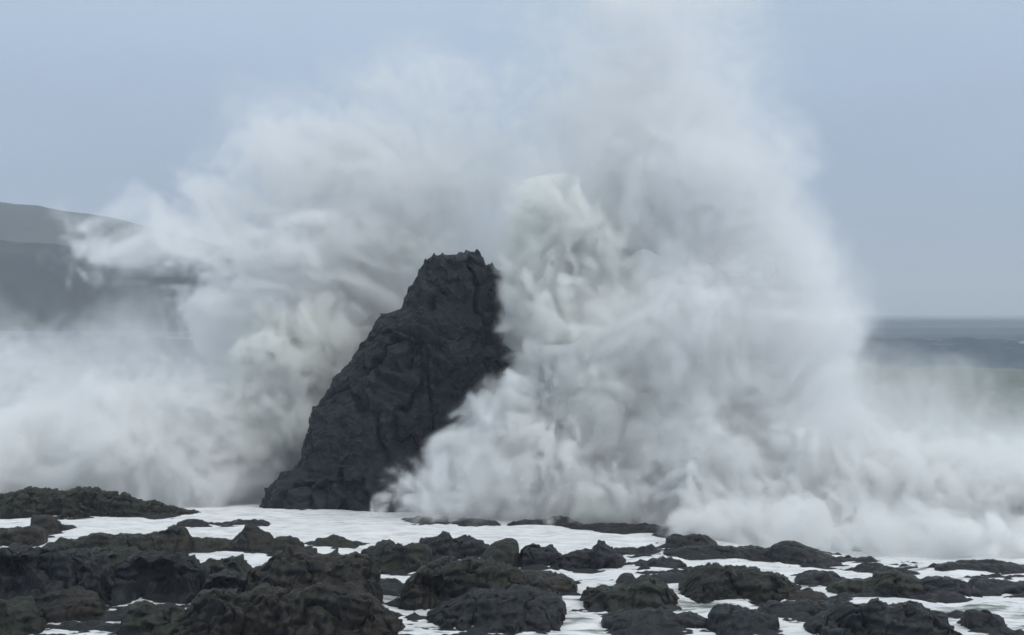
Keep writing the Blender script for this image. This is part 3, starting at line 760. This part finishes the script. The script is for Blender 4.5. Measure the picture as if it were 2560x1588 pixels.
def jet(puffs, label, tint, vs=0.10, up=(1.0, 1.0, 0.7), rho=2.6, amp=1.0):
    c = np.array([W(p[0], p[1], p[2]) for p in puffs]); r = np.array([(p[3] * p[2] / F, p[5], p[4] * p[2] / F) for p in puffs])
    lo = (c - r).min(0) - 0.8
    lo[2] = max(lo[2], -0.4)
    g, mn, mx, res = axes3(lo, (c + r).max(0) + 0.8, (vs, vs * 1.6, vs))
    q = warp(warp(g, 0.24, 3.0), 0.10, 0.9)
    f = puff_field(q, puffs, 3.0)
    near = f > -1.6
    pn = q[near] * np.array(up, np.float32)
    f[near] += amp * ((billow(pn, 2.2) - 0.8) * 0.36 + (billow(pn + 31, 1.1) - 0.8) * 0.28 + NB((pn + 57) * (8.0 / 0.7)) * 0.14 + NB((pn + 77) * (8.0 / 0.38)) * 0.09) - 0.05
    d = rho * sm(-0.15, 0.50, f) + 0.22 * sm(-0.6, 0.1, f)
    if puffs is JET_R:
        d *= 1 - sm(-10, 35, 1262 - (1280 + g[..., 0] / 58.5 * F)) * (g[..., 2] > 6.0)
    for ax in range(3):
        for e in ((0, -1) if ax != 2 else (-1,)):
            sl = [slice(None)] * 3
            sl[ax] = e; d[tuple(sl)] = 0
    jm = M('sandy_spray')
    v = jm.n('VolumePrincipled', Color=(*tint, 1), Anisotropy=0.0, Density=1.0)
    jm.t.links.new(v.outputs[0], jm.out.inputs['Volume'])
    nm = 'sandy_spray' if tint[2] < 0.98 else 'surf_spray'
    o = field_object(nm, d, mn, mx, res, None, jm.m)
    o.data.materials.append(jm.m)
    return tag(o, label, 'spray', kind='stuff')
jet(JET_R, 'greenish sandy spray roiling up the right side of the stack', (0.970, 0.978, 0.955), rho=2.4, up=(1.0, 1.0, 0.9))
jet(FRONT, 'crisp white splash bursting across the lower right of the stack', (0.990, 0.994, 0.993), 0.09, (1.0, 1.0, 0.8), 3.0, 1.25)
jet(LOW, 'tumbling white surf front behind the reef on the right', (0.986, 0.991, 0.988), 0.11, (1.0, 1.0, 0.8), 2.2, 1.5)
jet(JET_L, 'greenish sandy spray roiling up left of the stack', (0.968, 0.974, 0.950))
jet(JET_F, 'low grey green sheet of water thrown up at the reef edge', (0.966, 0.974, 0.958), 0.08, (1.3, 1.0, 0.45))

# flying drops along the torn edges of the spray
rd = np.random.default_rng(5)
oct_v = np.array([(1, 0, 0), (-1, 0, 0), (0, 1, 0), (0, -1, 0), (0, 0, 1), (0, 0, -1)], np.float32)
oct_f = np.array([(0, 2, 4), (2, 1, 4), (1, 3, 4), (3, 0, 4), (2, 0, 5), (1, 2, 5), (3, 1, 5), (0, 3, 5)], np.int32)
pts = []
for puffs, n, spread in ((JET_R, 8000, 0.55), (JET_L, 3000, 0.4), (JET_F, 3000, 0.45), (FRONT[3:], 5000, 0.45), (LEFT[4:16], 3000, 0.3), (LOW, 3000, 0.35)):
    k = rd.integers(0, len(puffs), n)
    pf = np.array(puffs, float)[k]
    d = rd.normal(size=(n, 3)); d /= np.linalg.norm(d, axis=1, keepdims=True)
    d[:, 1] = -np.abs(d[:, 1])
    r = np.stack([pf[:, 3] * pf[:, 2] / F, pf[:, 5], pf[:, 4] * pf[:, 2] / F], -1)
    c = np.array([W(a, b, e) for a, b, e in pf[:, :3]])
    pts.append(c + d * (r + np.abs(rd.normal(size=(n, 1))) * spread))
pts = np.concatenate(pts)
pts = pts[(pts[:, 2] > 0.1) & ~((pts[:, 0] < 0.1) & (pts[:, 0] > -8) & (pts[:, 2] > 4))]
sz = 0.006 + 0.012 * rd.random(len(pts)) ** 3
sv = np.stack([sz, sz, sz * (1 + 1.2 * rd.random(len(pts)))], -1)
V_ = (pts[:, None, :] + oct_v[None] * sv[:, None, :]).reshape(-1, 3)
Fc = (oct_f[None] + 6 * np.arange(len(pts))[:, None, None]).reshape(-1, 3)
me = bpy.data.meshes.new('spray_drops')
me.vertices.add(len(V_)); me.vertices.foreach_set('co', V_.astype(np.float32).ravel())
me.loops.add(Fc.size); me.loops.foreach_set('vertex_index', Fc.astype(np.int32).ravel())
me.polygons.add(len(Fc)); me.polygons.foreach_set('loop_start', (np.arange(len(Fc)) * 3).astype(np.int32))
me.update(calc_edges=True)
tag(link('spray_drops', me, MAT_BURST), 'fine white drops flying off the torn spray', 'spray', kind='stuff')

# ------------------------------------------------------------------ haze
hx = [(-4300, -30, -4), (4300, 6800, 150)]
vs = [(hx[i][0], hx[j][1], hx[k][2]) for i in (0, 1) for j in (0, 1) for k in (0, 1)]
me = bpy.data.meshes.new('haze')
me.from_pydata(vs, [], [(0, 1, 3, 2), (4, 6, 7, 5), (0, 4, 5, 1), (2, 3, 7, 6), (0, 2, 6, 4), (1, 5, 7, 3)])
hm = M('haze')
hv = hm.n('VolumePrincipled', Color=(0.90, 0.94, 0.97, 1), Density=0.00052, Anisotropy=0.0)
hm.t.links.new(hv.outputs[0], hm.out.inputs['Volume'])
tag(link('haze', me, hm.m), 'thin pale sea haze over the whole bay', 'haze', kind='stuff')
print('built', time.time() - T0)
